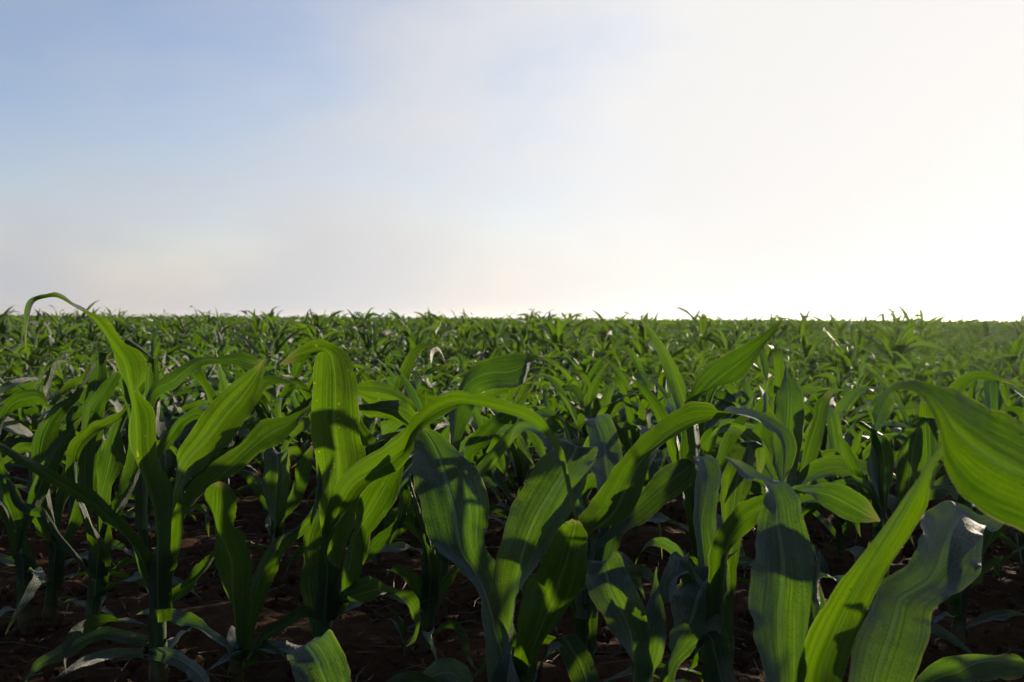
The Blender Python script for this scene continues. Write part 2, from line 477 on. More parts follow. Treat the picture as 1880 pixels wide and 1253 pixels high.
def shaped_leaf(spec, D, wmax=0.075, m=9, per=6, seed=0, npre=0, r0=0.0):
    """spec: (tip depth offset in m, tilt sign, text of stations «xl yl xr yr», from the base of the blade to its tip)"""
    dtip, sgn, txt = spec[:3]
    up = len(spec) > 3
    g = np.random.default_rng(seed)
    st = np.array([[float(q) for q in p.split()] for p in txt.split(',')])
    n = len(st)
    cx = (st[:, 0] + st[:, 2]) / 2; cy = (st[:, 1] + st[:, 3]) / 2
    ln = np.concatenate([[0], np.cumsum(np.hypot(np.diff(cx), np.diff(cy)) + 6)]); s = ln / ln[-1]
    Dc = D + dtip * s ** 1.3
    if up: Dc = Dc + 0.055 * smoothstep(s, 0.62, 1.0)      # the upper side shows: the blade bends away over its crest
    Dc[:npre] -= r0 * 1.15
    if npre and n > npre + 1: Dc[npre] -= r0 * 0.5
    hw = 0.5 * np.hypot(st[:, 2] - st[:, 0], st[:, 3] - st[:, 1]) / F * Dc
    prof = (0.5 + 0.5 * np.minimum(1, s / 0.35)) * np.sqrt(np.clip(1 - s ** 3, 0, 1))
    big = min(wmax, 2.6 * hw.max()) / 2
    dd = np.sign(sgn) * np.sqrt(np.clip((0.72 * big * prof) ** 2 - hw ** 2, 0, None))
    if abs(sgn) > 1: dd = dd + 0.45 * sgn * hw
    dd[-1] = 0
    if n > 3:
        dd[1:-1] = 0.25 * dd[:-2] + 0.5 * dd[1:-1] + 0.25 * dd[2:]
    flat = min(1.0, abs(sgn))
    dd = dd * flat
    Lp = at(st[:, 0], st[:, 1], Dc - dd); Rp = at(st[:, 2], st[:, 3], Dc + dd)
    cur = hermite(np.concatenate([(Lp + Rp) / 2, (Rp - Lp) / 2], 1), per)
    c, h = cur[:, :3], cur[:, 3:]
    for _ in range(1):
        h[1:-1] = 0.25 * h[:-2] + 0.5 * h[1:-1] + 0.25 * h[2:]
        c[1:-1] = 0.25 * c[:-2] + 0.5 * c[1:-1] + 0.25 * c[2:]
    t = np.gradient(c, axis=0); t /= np.linalg.norm(t, axis=1, keepdims=True) + 1e-9
    nor = np.cross(t, h); wl = np.linalg.norm(h, axis=1, keepdims=True)
    nor /= np.linalg.norm(nor, axis=1, keepdims=True) + 1e-9
    # keep the normal from flipping along the blade
    for i in range(1, len(nor)):
        if np.dot(nor[i], nor[i - 1]) < -0.3: nor[i] = -nor[i]
    sm = nor.copy()
    for _ in range(3):
        sm[1:-1] = (sm[:-2] + 2 * sm[1:-1] + sm[2:]) / 4
    nor = sm / (np.linalg.norm(sm, axis=1, keepdims=True) + 1e-9)
    q = np.linspace(0, 1, len(c))[:, None]
    v = np.linspace(-1, 1, m)[None, :]
    fs = 1 if nor[len(nor) // 3] @ (CM[:3, 3] - c[len(nor) // 3]) > 0 else -1
    if not up: fs = -fs
    fold = fs * (0.62 * (1 - 0.7 * q) + 0.08)
    wave = 0.36 * np.sin(np.pi * q) * v ** 2 * np.sin(2 * np.pi * g.uniform(1.5, 3.2) * q + g.uniform(0, 6) + np.where(v > 0, 1.7, 0))
    side_ = np.where(v > 0, 1.0, 0.0)
    rag = sum(am * np.sin(2 * np.pi * fr * q + g.uniform(0, 6) + side_ * g.uniform(1, 5)) for am, fr in ((0.085, g.uniform(5, 8)), (0.05, g.uniform(11, 15)), (0.025, g.uniform(19, 26))))
    ripple = rag * np.abs(v) ** 4 * np.sin(np.pi * q) ** 0.5 + 0.05 * np.sin(2 * np.pi * g.uniform(5, 8) * q + g.uniform(0, 6) + 2 * v) * np.abs(v) ** 3 * np.sin(np.pi * q)
    und = 0.09 * np.sin(2 * np.pi * g.uniform(1.5, 4) * q + g.uniform(0, 6)) * np.cos(np.pi * v * g.uniform(0.8, 1.6) + g.uniform(0, 6)) * np.sin(np.pi * q)
    wave = wave + und
    off = (fold * (0.5 + 0.5 * flat) * np.abs(v) ** 1.25 + (wave + ripple) * flat) * wl
    jag = 1 + 0.35 * rag * np.abs(v) ** 6
    verts = c[:, None] + h[:, None] * (v * jag)[..., None] + nor[:, None] * off[..., None]
    uv = np.stack([np.broadcast_to((v + 1) / 2, off.shape), np.broadcast_to(q, off.shape)], -1)
    f = grid_faces(len(c), m)
    i3 = len(c) // 3
    fn = np.cross(h[i3], t[i3]) @ (CM[:3, 3] - c[i3])       # side seen from the path: the upper side is the back face
    if (fn > 0) == up: f = f[:, ::-1]
    return verts.reshape(-1, 3), f, uv.reshape(-1, 2)

# ------------------------------------------------------------------ shaped plants of the first rows
def px_of(p):
    q = (np.asarray(p, float) - CM[:3, 3]) @ CM[:3, :3]
    return 940 + q[0] / -q[2] * F, 626.5 - q[1] / -q[2] * F

import bmesh
_b = bmesh.new(); bmesh.ops.create_icosphere(_b, subdivisions=1, radius=1)
ICO_V = np.array([v.co[:] for v in _b.verts]); ICO_F = np.array([[v.index for v in f.verts] for f in _b.faces]); _b.free()
def dew_mesh(leafs, g, per=26):
    V, Fc = [], []; o_ = 0
    for v, m in leafs:
        n = len(v) // m
        gr = v.reshape(n, m, 3)
        for _ in range(per):
            i = int(g.integers(int(n * 0.3), n - 1)); j = int(g.choice([0, m - 1])) if g.random() < 0.45 else int(g.integers(0, m))
            i2 = min(n - 1, i + 1); p = gr[i, j] + (gr[i2, j] - gr[i, j]) * g.random() + (gr[i, min(m - 1, j + 1)] - gr[i, j]) * g.random()
            r = g.uniform(0.0004, 0.0011)
            V.append(ICO_V * r + p); Fc.append(ICO_F + o_); o_ += len(ICO_V)
    return mesh_np('dew', np.concatenate(V), np.concatenate(Fc), None, M_DEW)
SHAPED = []
seedc = [100]
def shaped_plant(label, D, bx, top, leaves, low=2, r0=0.0115, extra=0):
    """D: distance of the plant, bx: pixel column of its foot, top: pixel where the blades leave the stalk"""
    foot = at(bx, 700, D)
    foot = np.array([foot[0], foot[1], 0.0]); foot[2] = float(ground_z(foot[0], foot[1]))
    root = empty('corn_plant', foot)
    tag(root, label, 'corn plant', 'corn plants of the nearest rows')
    inv = -foot
    tp = at(top[0], top[1], D)
    st = bpy.data.objects.new('stalk', stalk_mesh('stalk', (0, 0, 0), (tp + inv) * 0.9, r0)); link(st, root)
    fx, fy = px_of(foot)
    ns = 0; wet = []
    for lf in leaves:
        seedc[0] += 1; npre = 0
        f0 = [float(q) for q in lf[2].split(',')[0].split()]
        c0 = ((f0[0] + f0[2]) / 2, (f0[1] + f0[3]) / 2)
        if math.hypot(c0[0] - top[0], c0[1] - top[1]) < 95 / D ** 0.5 and fy > top[1] + 40:
            # the lower end of the blade wraps the stalk as a sheath
            hw = r0 * 1.35 / D * F
            pre = []
            for tt in (0.42 + 0.09 * ns, 0.62 + 0.07 * ns, 0.85):
                mx_, my_ = fx + (top[0] - fx) * tt, fy + (top[1] - fy) * tt
                if my_ < c0[1] + 12: continue
                pre.append('%.1f %.1f %.1f %.1f' % (mx_ - hw, my_, mx_ + hw, my_))
            ns += 1; npre = len(pre)
            lf = (lf[0], lf[1], ', '.join(pre + [lf[2]])) + tuple(lf[3:])
        v, f, uv = shaped_leaf(lf, D, seed=seedc[0], npre=npre, r0=r0)
        wet.append((v + inv, 9)); o = bpy.data.objects.new('leaf', mesh_np('leaf', v + inv, f, uv, M_LEAF)); link(o, root)
    g = np.random.default_rng(seedc[0] + 5000)
    dw = bpy.data.objects.new('dew', dew_mesh(wet, g)); link(dw, root); dw['kind'] = 'stuff'
    for i in range(low + 1):                                  # short old leaves near the foot
        h = (tp + inv) * (0.16 + 0.2 * i)
        row = dict(L=g.uniform(0.14, 0.24), W=g.uniform(0.018, 0.028), th0=R(g.uniform(45, 70)), th1=R(g.uniform(50, 95)), p=1.4, kink=0, ks=0.6,
                   phi=g.uniform(0, 6.28) if not i else g.uniform(-1, 1) + (math.pi if g.random() < .5 else 0), sway=g.normal(0, 0.7), roll0=0, twist=g.normal(0, 1.2), ts=0.2, fold=0.4,
                   wa=0.35, wf=g.uniform(2, 4), wp=g.uniform(0, 6), x=h[0], y=h[1], z=h[2])
        v, uv = gen_leaves(as_arrays([row]), 22, 7)
        o = bpy.data.objects.new('leaf', mesh_np('leaf', v.reshape(-1, 3), grid_faces(23, 7), uv.reshape(-1, 2), M_LEAF)); link(o, root)
    SHAPED.append(root)
    return root
S = shaped_plant
S('tall corn plant at left whose highest leaf arches over the skyline and hangs its tip', 1.45, 290, (288, 985), [
 (-0.05, -1, '278 1000 300 1000, 268 930 295 930, 245 880 288 885, 228 845 280 850, 222 785 276 758, 236 738 252 724, 218 698 251 703, 206 665 246 670, 193 641 228 646, 179 611 203 615, 155 585 186 588, 124 560 146 567, 98 542 108 550, 80 544 88 550, 60 553 67 556, 51 580 57 582, 48 610 51 611, 47 641 48 641'),
 (0.05, -1, '292 1000 306 1000, 298 950 318 950, 309 890 332 900, 315 841 361 863, 349 793 405 825, 394 732 440 782, 440 693 463 742, 466 675 476 704, 486 658 487 660'),
 (0.12, 1, '300 1005 318 1005, 335 935 355 945, 368 890 392 905, 405 850 440 868, 445 812 482 828, 480 772 515 815, 520 766 540 790, 553 755 560 765, 579 738 580 740'),
 (-0.18, 1, '272 1100 298 1095, 254 1059 286 1050, 229 1001 270 1017, 196 968 236 972, 171 940 203 935, 122 912 160 897, 83 884 116 876, 38 850 52 836, 0 822 4 812, -40 800 -39 798'),
 (0.05, -1, '290 1160 306 1150, 297 1140 312 1110, 324 1110 340 1068, 361 1078 368 1042, 388 1040 388 1016, 399 1008 400 1009'),
 (-0.16, 1, '270 1185 272 1165, 225 1180 228 1156, 183 1174 190 1150, 130 1200 138 1168, 85 1222 92 1195, 48 1250 55 1226, 34 1275 37 1270', 'U'),
 (-0.20, -1, '275 1210 278 1190, 300 1214 308 1188, 338 1232 348 1204, 370 1262 384 1240, 390 1295 394 1293', 'U'),
 (-0.20, 1, '262 1208 262 1190, 225 1207 222 1190, 182 1217 172 1199, 138 1232 130 1222, 100 1247 101 1245', 'U'),
], low=1, r0=0.0125)

S('corn plant at the left edge with bare straight stalk and a wilted twisted leaf', 1.72, 45, (38, 985), [
 (-0.1, 1, '-12 885 -8 868, 12 888 20 880, 25 925 40 915, 48 940 58 925, 82 950 86 936, 98 980 112 975, 132 1015 155 1030, 172 1066 173 1067'),
 (0.05, -1, '28 1000 44 1000, 5 950 40 960, -20 890 25 900, -35 830 0 840, -45 780 -30 785, -50 740 -49 741'),
 (0.05, 1, '34 1000 48 1000, 45 940 70 945, 60 880 92 890, 80 830 112 845, 118 790 135 800, 150 765 151 767'),
 (0.0, 1, '24 1010 36 1010, 8 960 28 955, -12 925 2 915, -40 905 -38 903'),
], low=2, r0=0.0115)

S('corn plant at left with a long dark leaf leaning right to a fold', 1.75, 88, (104, 985), [
 (0.05, 1, '96 990 112 990, 75 930 100 930, 58 860 90 865, 58 803 95 815, 72 775 107 780, 95 748 122 757, 132 730 146 734, 152 706 158 706, 166 680 172 682, 180 655 181 656'),
 (0.1, -1, '108 990 122 990, 130 900 165 900, 146 820 186 820, 148 765 188 768, 158 715 192 715, 164 680 193 682, 168 650 196 646, 180 644 198 650, 204 668 205 668'),
 (0.05, 1, '100 985 114 985, 105 930 125 935, 112 882 140 891, 124 842 162 850, 150 820 180 830, 188 806 192 808'),
 (0.0, -1, '92 1010 102 1005, 70 985 80 975, 52 960 62 950, 40 955 42 950'),
], low=2, r0=0.0105)

S("leaning corn plant with crowded dark blades, just left of the arching leaf's stalk", 1.65, 165, (182, 985), [
 (0.05, 1, '168 990 184 990, 145 910 172 910, 140 840 172 845, 149 782 178 788, 152 748 190 752, 176 717 205 722, 196 695 218 697, 222 676 223 677'),
 (0.08, -1, '176 985 190 985, 168 920 195 925, 175 870 212 880, 182 830 226 838, 192 800 222 808, 212 770 220 778, 228 744 229 745'),
 (-0.1, 1, '160 960 176 965, 130 880 150 890, 130 818 146 836, 160 783 170 806, 192 771 198 787, 220 758 223 768, 238 742 239 743'),
 (0.1, 1, '186 985 200 985, 205 930 228 935, 222 880 250 890, 232 830 262 840, 240 790 268 790, 262 750 264 750'),
], low=2, r0=0.0125)

S('corn plant with one broad upright blade, lit yellow-green and folded at its pale tip', 1.5, 590, (603, 1010), [
 (-0.03, -1, '592 1060 612 1060, 582 985 632 985, 575 910 660 910, 572 855 667 855, 566 799 662 804, 572 712 654 722, 576 668 646 684, 580 648 628 650, 583 653 606 633, 562 664 578 626, 541 667 546 640, 513 670 514 668'),
 (-0.28, 1, '590 1030 608 1030, 594 975 622 975, 606 915 648 930, 628 878 672 898, 656 855 704 884, 700 832 732 866, 738 812 754 836, 762 768 780 793, 786 741 808 776, 825 727 845 757, 870 734 880 754, 920 748 923 765, 960 760 960 775, 1000 785 994 800, 1028 822 1016 832, 1041 870 1031 872, 1050 920 1042 922, 1067 979 1066 980'),
 (-0.06, -1, '600 1140 620 1130, 612 1085 648 1075, 624 1035 659 1038, 634 992 664 990, 645 949 696 959, 665 905 721 928, 690 878 734 888, 712 850 740 860, 736 826 742 830'),
 (0.04, 1, '580 1190 600 1185, 556 1110 588 1110, 549 1072 584 1065, 558 1032 586 1032, 556 990 588 985, 572 950 598 950, 590 925 592 925'),
 (-0.1, 1, '608 1125 612 1140, 628 1090 632 1112, 651 1072 660 1114, 678 1067 682 1104, 712 1078 706 1092, 743 1096 734 1104, 764 1124 751 1126, 769 1151 759 1150, 757 1178 752 1176, 746 1188 745 1188'),
 (-0.1, 1, '580 1120 584 1136, 556 1110 562 1134, 529 1133 530 1158, 495 1154 496 1174, 472 1176 474 1192, 452 1212 453 1213'),
], low=1, r0=0.0125)

S('corn plant forking low into two blades, one twisted and lit, one long and dark', 1.47, 432, (438, 1170), [
 (-0.04, -1, '426 1210 444 1210, 416 1130 446 1130, 397 1066 455 1078, 392 1030 456 1041, 387 992 434 992, 380 955 421 968, 371 922 434 937, 380 896 428 907, 402 884 412 886'),
 (0.05, -1, '436 1210 452 1210, 446 1140 470 1130, 456 1070 495 1070, 482 1015 516 1028, 510 985 535 992, 538 968 562 960, 569 931 586 920, 582 880 590 880, 588 850 589 850'),
 (-0.1, -1, '440 1225 450 1230, 455 1195 470 1215, 480 1180 492 1200, 508 1190 512 1202, 530 1215 531 1216'),
], low=2, r0=0.0115)

S('corn plant set back at left with a square-topped blade bent over', 2.15, 505, (505, 960), [
 (0.0, 1, '497 975 512 975, 486 930 524 930, 484 885 533 885, 486 850 535 855, 488 834 532 836, 500 830 533 842, 515 845 532 860, 528 880 530 880', 'U'),
 (0.05, -1, '505 960 516 962, 520 925 538 930, 538 880 562 892, 545 850 572 858, 572 818 575 820'),
 (0.05, 1, '500 960 508 960, 470 910 490 905, 440 870 462 862, 420 870 424 866, 405 900 406 901'),
], low=2, r0=0.009)

S('corn plant with a broad dark silvery blade whose point hides under an arching leaf', 1.25, 925, (935, 1235), [
 (0.10, 1, '905 1310 955 1310, 893 1240 962 1215, 878 1150 938 1160, 866 1088 912 1090, 842 1056 900 1045, 808 1022 890 1005, 786 980 893 975, 772 935 896 946, 761 890 881 893, 759 850 862 855, 762 815 835 828, 767 797 796 792, 772 786 774 786', 'U'),
 (0.03, -1, '928 1200 952 1200, 922 1090 968 1095, 921 1010 1000 1020, 934 946 1034 965, 958 900 1066 912, 982 868 1083 876, 1005 842 1092 846, 1026 812 1094 827, 1038 812 1084 836, 1056 832 1068 840', 'U'),
 (-0.10, 1, '945 1290 985 1280, 952 1200 1000 1195, 955 1140 1040 1150, 965 1095 1068 1100, 984 1053 1078 1060, 1006 1017 1080 1017, 1033 968 1074 976, 1050 954 1064 958'),
 (-0.12, -1, '975 1270 992 1250, 992 1200 1022 1165, 1012 1180 1050 1160, 1030 1207 1080 1195, 1045 1238 1096 1230, 1055 1272 1104 1270, 1075 1320 1085 1320'),
 (-0.15, 1, '930 1300 940 1310, 880 1270 880 1290, 845 1224 852 1272, 810 1207 822 1262, 778 1225 788 1270, 762 1262 775 1285, 758 1290 760 1292', 'U'),
], low=0, r0=0.013)

S('corn plant whose arching leaf spans right, turns grey at its crest and hangs down', 1.32, 1085, (1072, 1010), [
 (0.12, 1, '1058 1010 1072 1012, 1078 970 1098 982, 1100 930 1146 964, 1118 882 1178 918, 1145 844 1194 868, 1190 800 1208 845, 1218 773 1240 822, 1259 756 1280 795, 1300 758 1314 780, 1318 764 1322 774, 1343 771 1338 748, 1383 775 1376 755, 1412 792 1408 768, 1424 800 1446 793, 1433 824 1456 827, 1435 860 1446 866, 1437 898 1438 898'),
 (0.15, -1, '1075 1010 1090 1010, 1115 960 1140 975, 1160 920 1190 950, 1187 893 1228 918, 1206 868 1258 900, 1236 847 1280 878, 1262 841 1280 862, 1274 848 1276 850'),
 (0.3, 1, '1085 1040 1105 1040, 1089 960 1135 960, 1088 900 1151 900, 1082 845 1144 845, 1080 800 1130 800, 1070 772 1112 772, 1062 767 1090 774, 1060 785 1066 785, 1061 808 1062 808', 'U'),
 (0.22, -1, '1080 1000 1094 1000, 1052 920 1075 925, 1020 850 1046 848, 992 808 1016 798, 968 790 984 778, 948 800 950 782, 932 822 933 823', 'U'),
 (0.30, 1, '1100 960 1112 965, 1130 900 1150 908, 1165 850 1190 862, 1178 812 1204 825, 1165 782 1188 790, 1143 776 1146 780', 'U'),
 (-0.02, -1, '1080 1100 1092 1110, 1110 1060 1120 1082, 1150 1036 1152 1062, 1185 1040 1178 1060, 1206 1072 1198 1080, 1214 1102 1213 1103', 'U'),
], low=1, r0=0.011)

S('low corn plant with a leaf cut square across its top and a dark cupped blade', 1.2, 1190, (1190, 1235), [
 (-0.03, 1, '1150 1290 1178 1290, 1142 1235 1180 1215, 1128 1175 1184 1155, 1104 1130 1176 1112, 1082 1096 1162 1078, 1077 1060 1148 1043, 1081 1037 1132 1024, 1092 1036 1122 1030, 1100 1050 1112 1048', 'U'),
 (0.02, -1, '1170 1270 1192 1270, 1172 1210 1214 1210, 1180 1145 1223 1150, 1194 1096 1216 1100, 1203 1060 1209 1060, 1205 1040 1206 1040', 'U'),
 (0.03, 1, '1190 1300 1212 1300, 1204 1235 1226 1228, 1220 1180 1272 1178, 1224 1138 1312 1143, 1226 1105 1336 1095, 1256 1075 1342 1052, 1296 1050 1341 1030, 1314 1040 1318 1040', 'U'),
 (0.10, -1, '1222 1110 1238 1105, 1212 1085 1246 1072, 1222 1042 1262 1058, 1232 1020 1262 1030, 1246 1026 1266 1022, 1262 1022 1276 1028, 1280 1050 1284 1052', 'U'),
], low=0, r0=0.0105)

S('corn plant with a leaf arching right like a bridge to a grey pointed tip', 1.22, 1318, (1322, 1150), [
 (-0.05, 1, '1302 1180 1325 1180, 1310 1110 1340 1110, 1318 1055 1342 1050, 1328 1000 1346 1012, 1340 952 1366 988, 1370 922 1396 962, 1406 908 1422 944, 1440 900 1448 922, 1476 914 1466 896, 1490 916 1498 890, 1507 928 1534 888, 1545 950 1572 902, 1584 960 1600 930, 1616 957 1617 956'),
 (-0.12, -1, '1268 1230 1276 1210, 1274 1195 1296 1146, 1281 1180 1320 1150, 1287 1205 1337 1190, 1293 1235 1346 1222, 1300 1272 1360 1262, 1325 1325 1346 1325'),
 (0.2, 1, '1290 1110 1312 1110, 1275 1040 1318 1045, 1269 960 1310 965, 1276 905 1322 900, 1278 868 1325 872, 1270 842 1312 844, 1262 838 1290 842, 1262 856 1270 858', 'U'),
 (0.2, -1, '1318 1100 1332 1100, 1318 1030 1342 1030, 1322 950 1364 955, 1325 890 1378 892, 1336 850 1386 862, 1348 821 1392 836, 1362 806 1392 820, 1378 808 1405 816, 1388 828 1406 846, 1390 880 1392 882'),
 (0.1, -1, '1308 1130 1322 1125, 1270 1070 1292 1062, 1240 1020 1262 1005, 1205 1000 1218 985, 1178 1018 1186 1002, 1160 1052 1161 1053', 'U'),
], low=1, r0=0.0115)

S('large corn plant at lower right with wide blades, one diagonal, one silver-topped', 0.95, 1500, (1500, 1300), [
 (0.14, 1, '1420 1330 1465 1320, 1396 1245 1476 1245, 1366 1170 1498 1170, 1361 1115 1506 1125, 1373 1053 1502 1075, 1382 1000 1486 1008, 1391 960 1464 965, 1397 925 1455 925, 1390 900 1438 892, 1378 888 1404 876, 1360 879 1380 864, 1345 858 1355 849, 1330 839 1331 838', 'U'),
 (-0.12, -1, '1472 1330 1545 1330, 1469 1243 1552 1252, 1507 1139 1585 1150, 1538 1078 1614 1090, 1588 1011 1642 1022, 1625 950 1676 962, 1668 888 1703 895, 1690 856 1713 858, 1719 824 1727 827, 1745 787 1747 788, 1757 770 1758 770'),
 (0.24, 0.6, '1548 1330 1640 1330, 1550 1237 1672 1240, 1571 1154 1693 1188, 1592 1112 1694 1156, 1608 1074 1696 1130, 1634 1058 1722 1110, 1656 1042 1760 1088, 1664 1016 1784 1064, 1672 990 1794 1030, 1688 956 1799 1000, 1712 933 1798 984, 1738 921 1797 976, 1766 932 1800 974, 1794 948 1814 978, 1822 936 1838 964, 1846 932 1848 938', 'U'),
 (0.1, 1, '1480 1180 1500 1180, 1488 1120 1506 1120, 1494 1060 1507 1066, 1504 1010 1505 1010'),
], low=0, r0=0.014)

S('corn plant at the right edge with a very large near leaf curling to a point', 0.72, 2060, (2040, 1010), [
 (-0.03, -0.3, '2035 1000 2050 1020, 2010 900 2015 1005, 1945 815 1955 1000, 1880 774 1882 973, 1838 750 1820 946, 1797 731 1772 905, 1762 716 1742 858, 1731 706 1733 802, 1700 700 1712 750, 1672 698 1685 719, 1645 702 1650 713, 1610 728 1614 733, 1580 748 1582 751, 1552 769 1553 769'),
 (0.15, -1, '2045 1010 2060 1010, 2080 900 2120 905, 2110 780 2160 790, 2140 700 2165 705, 2170 660 2172 660'),
 (0.1, 1, '2035 1020 2045 1030, 2000 1010 2010 1060, 1950 1040 1960 1100, 1910 1090 1920 1140, 1890 1160 1892 1162'),
], low=1, r0=0.012)

S('corn plant further back with a straight blade pointing up right to the skyline', 1.75, 1300, (1282, 880), [
 (0.0, 1, '1274 900 1288 900, 1268 820 1292 820, 1263 760 1284 758, 1269 727 1294 733, 1279 701 1331 713, 1305 669 1362 699, 1342 649 1378 679, 1385 626 1400 644, 1420 600 1424 614, 1436 586 1437 587'),
 (0.1, -1, '1290 900 1304 900, 1310 850 1330 856, 1330 800 1352 812, 1350 770 1366 782, 1385 752 1386 754'),
 (0.0, 1, '1268 910 1280 905, 1244 860 1262 850, 1222 800 1244 795, 1196 748 1214 740, 1172 712 1182 706, 1150 690 1151 690'),
 (-0.05, -1, '1300 920 1312 920, 1330 900 1345 915, 1372 885 1378 908, 1410 890 1408 908, 1440 915 1441 916'),
], low=2, r0=0.010)

S('corn plant with a grey upright leaf curled thin as a quill at its tip', 1.75, 1440, (1440, 920), [
 (0.0, 1, '1430 940 1448 940, 1420 870 1460 870, 1421 800 1469 800, 1423 750 1472 745, 1430 708 1464 714, 1438 682 1448 688, 1440 660 1442 660', 'U'),
 (0.05, -1, '1436 940 1448 945, 1452 900 1468 912, 1476 863 1490 888, 1515 839 1530 877, 1561 843 1565 874, 1603 850 1611 869, 1647 842 1655 860, 1687 837 1693 853, 1716 846 1717 850', 'U'),
 (0.05, 1, '1430 930 1442 930, 1402 870 1436 875, 1386 822 1440 828, 1382 795 1428 795, 1396 772 1414 776, 1405 768 1406 768'),
 (0.1, -1, '1445 930 1458 930, 1470 850 1492 860, 1482 800 1510 812, 1496 760 1520 770, 1500 735 1525 738, 1530 718 1532 718'),
 (0.0, 1, '1432 920 1444 925, 1400 860 1422 862, 1372 815 1392 805, 1340 795 1352 780, 1308 806 1312 790, 1290 830 1291 831', 'U'),
 (0.0, -1, '1448 930 1460 935, 1500 905 1508 925, 1545 910 1540 932, 1572 945 1560 952, 1580 985 1579 986', 'U'),
], low=2, r0=0.010)

S('corn plant behind the diagonal blade with a pleated pale fold at its crest', 1.65, 1620, (1622, 960), [
 (0.0, 1, '1612 980 1630 980, 1606 920 1642 925, 1604 860 1645 870, 1603 825 1641 835, 1596 800 1628 802, 1580 783 1604 782, 1569 776 1580 770, 1558 788 1562 780, 1546 804 1547 802'),
 (0.05, -1, '1605 990 1622 990, 1578 910 1604 915, 1554 850 1574 848, 1542 812 1552 812, 1538 790 1539 790'),
 (0.05, 1, '1625 990 1642 990, 1648 920 1678 925, 1652 850 1694 860, 1662 812 1696 815, 1684 785 1694 785'),
 (0.1, -1, '1635 990 1650 990, 1680 900 1712 905, 1690 840 1724 845, 1687 790 1724 795, 1692 766 1720 767, 1710 775 1728 785, 1730 800 1732 802'),
 (0.0, 1, '1618 960 1628 960, 1590 850 1604 845, 1597 795 1612 790, 1600 757 1634 760, 1614 730 1638 738, 1637 716 1638 718', 'U'),
 (0.0, 1, '1640 960 1652 965, 1690 900 1702 915, 1730 885 1732 905, 1764 905 1756 920, 1778 945 1776 946', 'U'),
 (0.0, -1, '1616 950 1628 945, 1592 905 1604 892, 1560 888 1568 872, 1525 900 1528 884, 1500 930 1501 931', 'U'),
], low=2, r0=0.011)

S('slim corn plant in the soil gap at lower right with a single low side leaf', 1.65, 1765, (1768, 1060), [
 (0.0, 1, '1764 1100 1776 1100, 1784 1062 1800 1072, 1808 1036 1826 1046, 1840 1020 1841 1022'),
 (0.05, -1, '1760 1070 1772 1070, 1750 1000 1774 1000, 1756 930 1786 935, 1770 870 1796 875, 1790 820 1808 822, 1815 790 1816 790'),
 (0.0, 1, '1768 1070 1780 1075, 1800 1000 1822 1010, 1824 950 1852 970, 1845 945 1866 975, 1862 980 1872 1000, 1876 1035 1878 1036'),
 (0.1, -1, '1770 1070 1782 1070, 1795 980 1822 990, 1822 900 1852 905, 1838 850 1868 850, 1870 810 1872 810'),
], low=2, r0=0.0105)

S('slender corn plant over bare soil with curled low leaves, beside the broad silvery blade', 1.6, 786, (792, 1010), [
 (0.0, 1, '784 1045 802 1045, 777 990 800 1000, 765 940 778 950, 754 900 763 900, 750 868 751 868'),
 (0.0, -1, '798 1095 804 1105, 808 1070 818 1086, 824 1050 834 1064, 842 1030 843 1032'),
 (-0.05, 1, '780 1130 785 1115, 764 1098 780 1082, 748 1072 766 1056, 733 1056 745 1044, 712 1050 726 1040, 708 1060 709 1060'),
 (-0.08, -1, '790 1172 795 1160, 805 1160 808 1146, 828 1154 832 1140, 840 1168 850 1156, 850 1192 861 1188, 866 1226 868 1226'),
 (0.05, 1, '785 1000 797 1000, 790 940 822 945, 800 890 838 895, 815 860 842 862, 842 838 844 838'),
 (0.0, -1, '776 1010 782 1000, 758 985 768 970, 742 968 750 950, 722 990 724 962, 700 1010 690 985, 668 1034 660 1026, 655 1040 656 1041'),
 (0.0, -1, '752 900 758 890, 738 895 750 880, 732 910 754 908, 728 942 746 942, 721 972 731 975, 714 1001 715 1001'),
], low=1, r0=0.0105)

S('corn plant behind the silvery blade with a glossy leaf ending in a curled tail', 1.85, 812, (822, 880), [
 (0.0, 1, '812 880 828 880, 818 800 838 800, 826 735 859 738, 851 686 878 714, 889 659 912 711, 928 652 942 713, 958 648 963 697, 974 647 972 668, 990 650 991 656, 1015 659 1013 664, 1044 684 1043 685', 'U'),
 (0.0, -1, '800 880 812 880, 785 800 798 805, 767 753 762 780, 743 724 736 752, 718 709 711 745, 693 701 688 744, 672 700 671 738, 655 706 656 725, 642 714 643 716', 'U'),
 (-0.05, 1, '800 885 808 890, 782 810 786 830, 765 760 758 792, 745 741 734 780, 722 733 708 768, 697 737 688 767, 676 742 671 765, 654 744 655 750', 'U'),
 (0.05, -1, '826 885 840 885, 842 850 860 855, 847 822 868 840, 866 798 896 815, 897 770 920 786, 930 748 950 762, 960 726 967 733, 981 705 982 706'),
 (-0.05, 1, '832 890 846 890, 880 850 890 862, 920 800 934 815, 952 772 962 790, 985 790 975 812, 1004 838 996 846, 1010 868 1009 869', 'U'),
], low=2, r0=0.010)

S('second-row corn plant at left with a flat dark blade reaching right below the skyline', 2.0, 262, (262, 830), [
 (0.0, 1, '255 850 268 850, 258 780 272 785, 276 710 292 724, 305 690 330 708, 335 670 352 687, 362 655 372 671, 403 654 405 668, 440 647 440 673, 464 652 462 681, 483 669 482 671', 'U'),
 (0.1, -1, '250 850 262 850, 228 760 246 755, 212 690 226 688, 220 640 226 638, 228 620 236 628, 256 632 260 652, 281 658 282 671, 300 684 301 685'),
 (0.1, 1, '262 850 276 850, 268 770 292 770, 262 715 290 712, 268 675 290 672, 288 650 289 650'),
 (0.0, -1, '270 850 282 850, 300 800 320 808, 330 765 340 782, 362 750 362 770, 385 766 378 786, 388 800 387 802'),
], low=2, r0=0.0095)

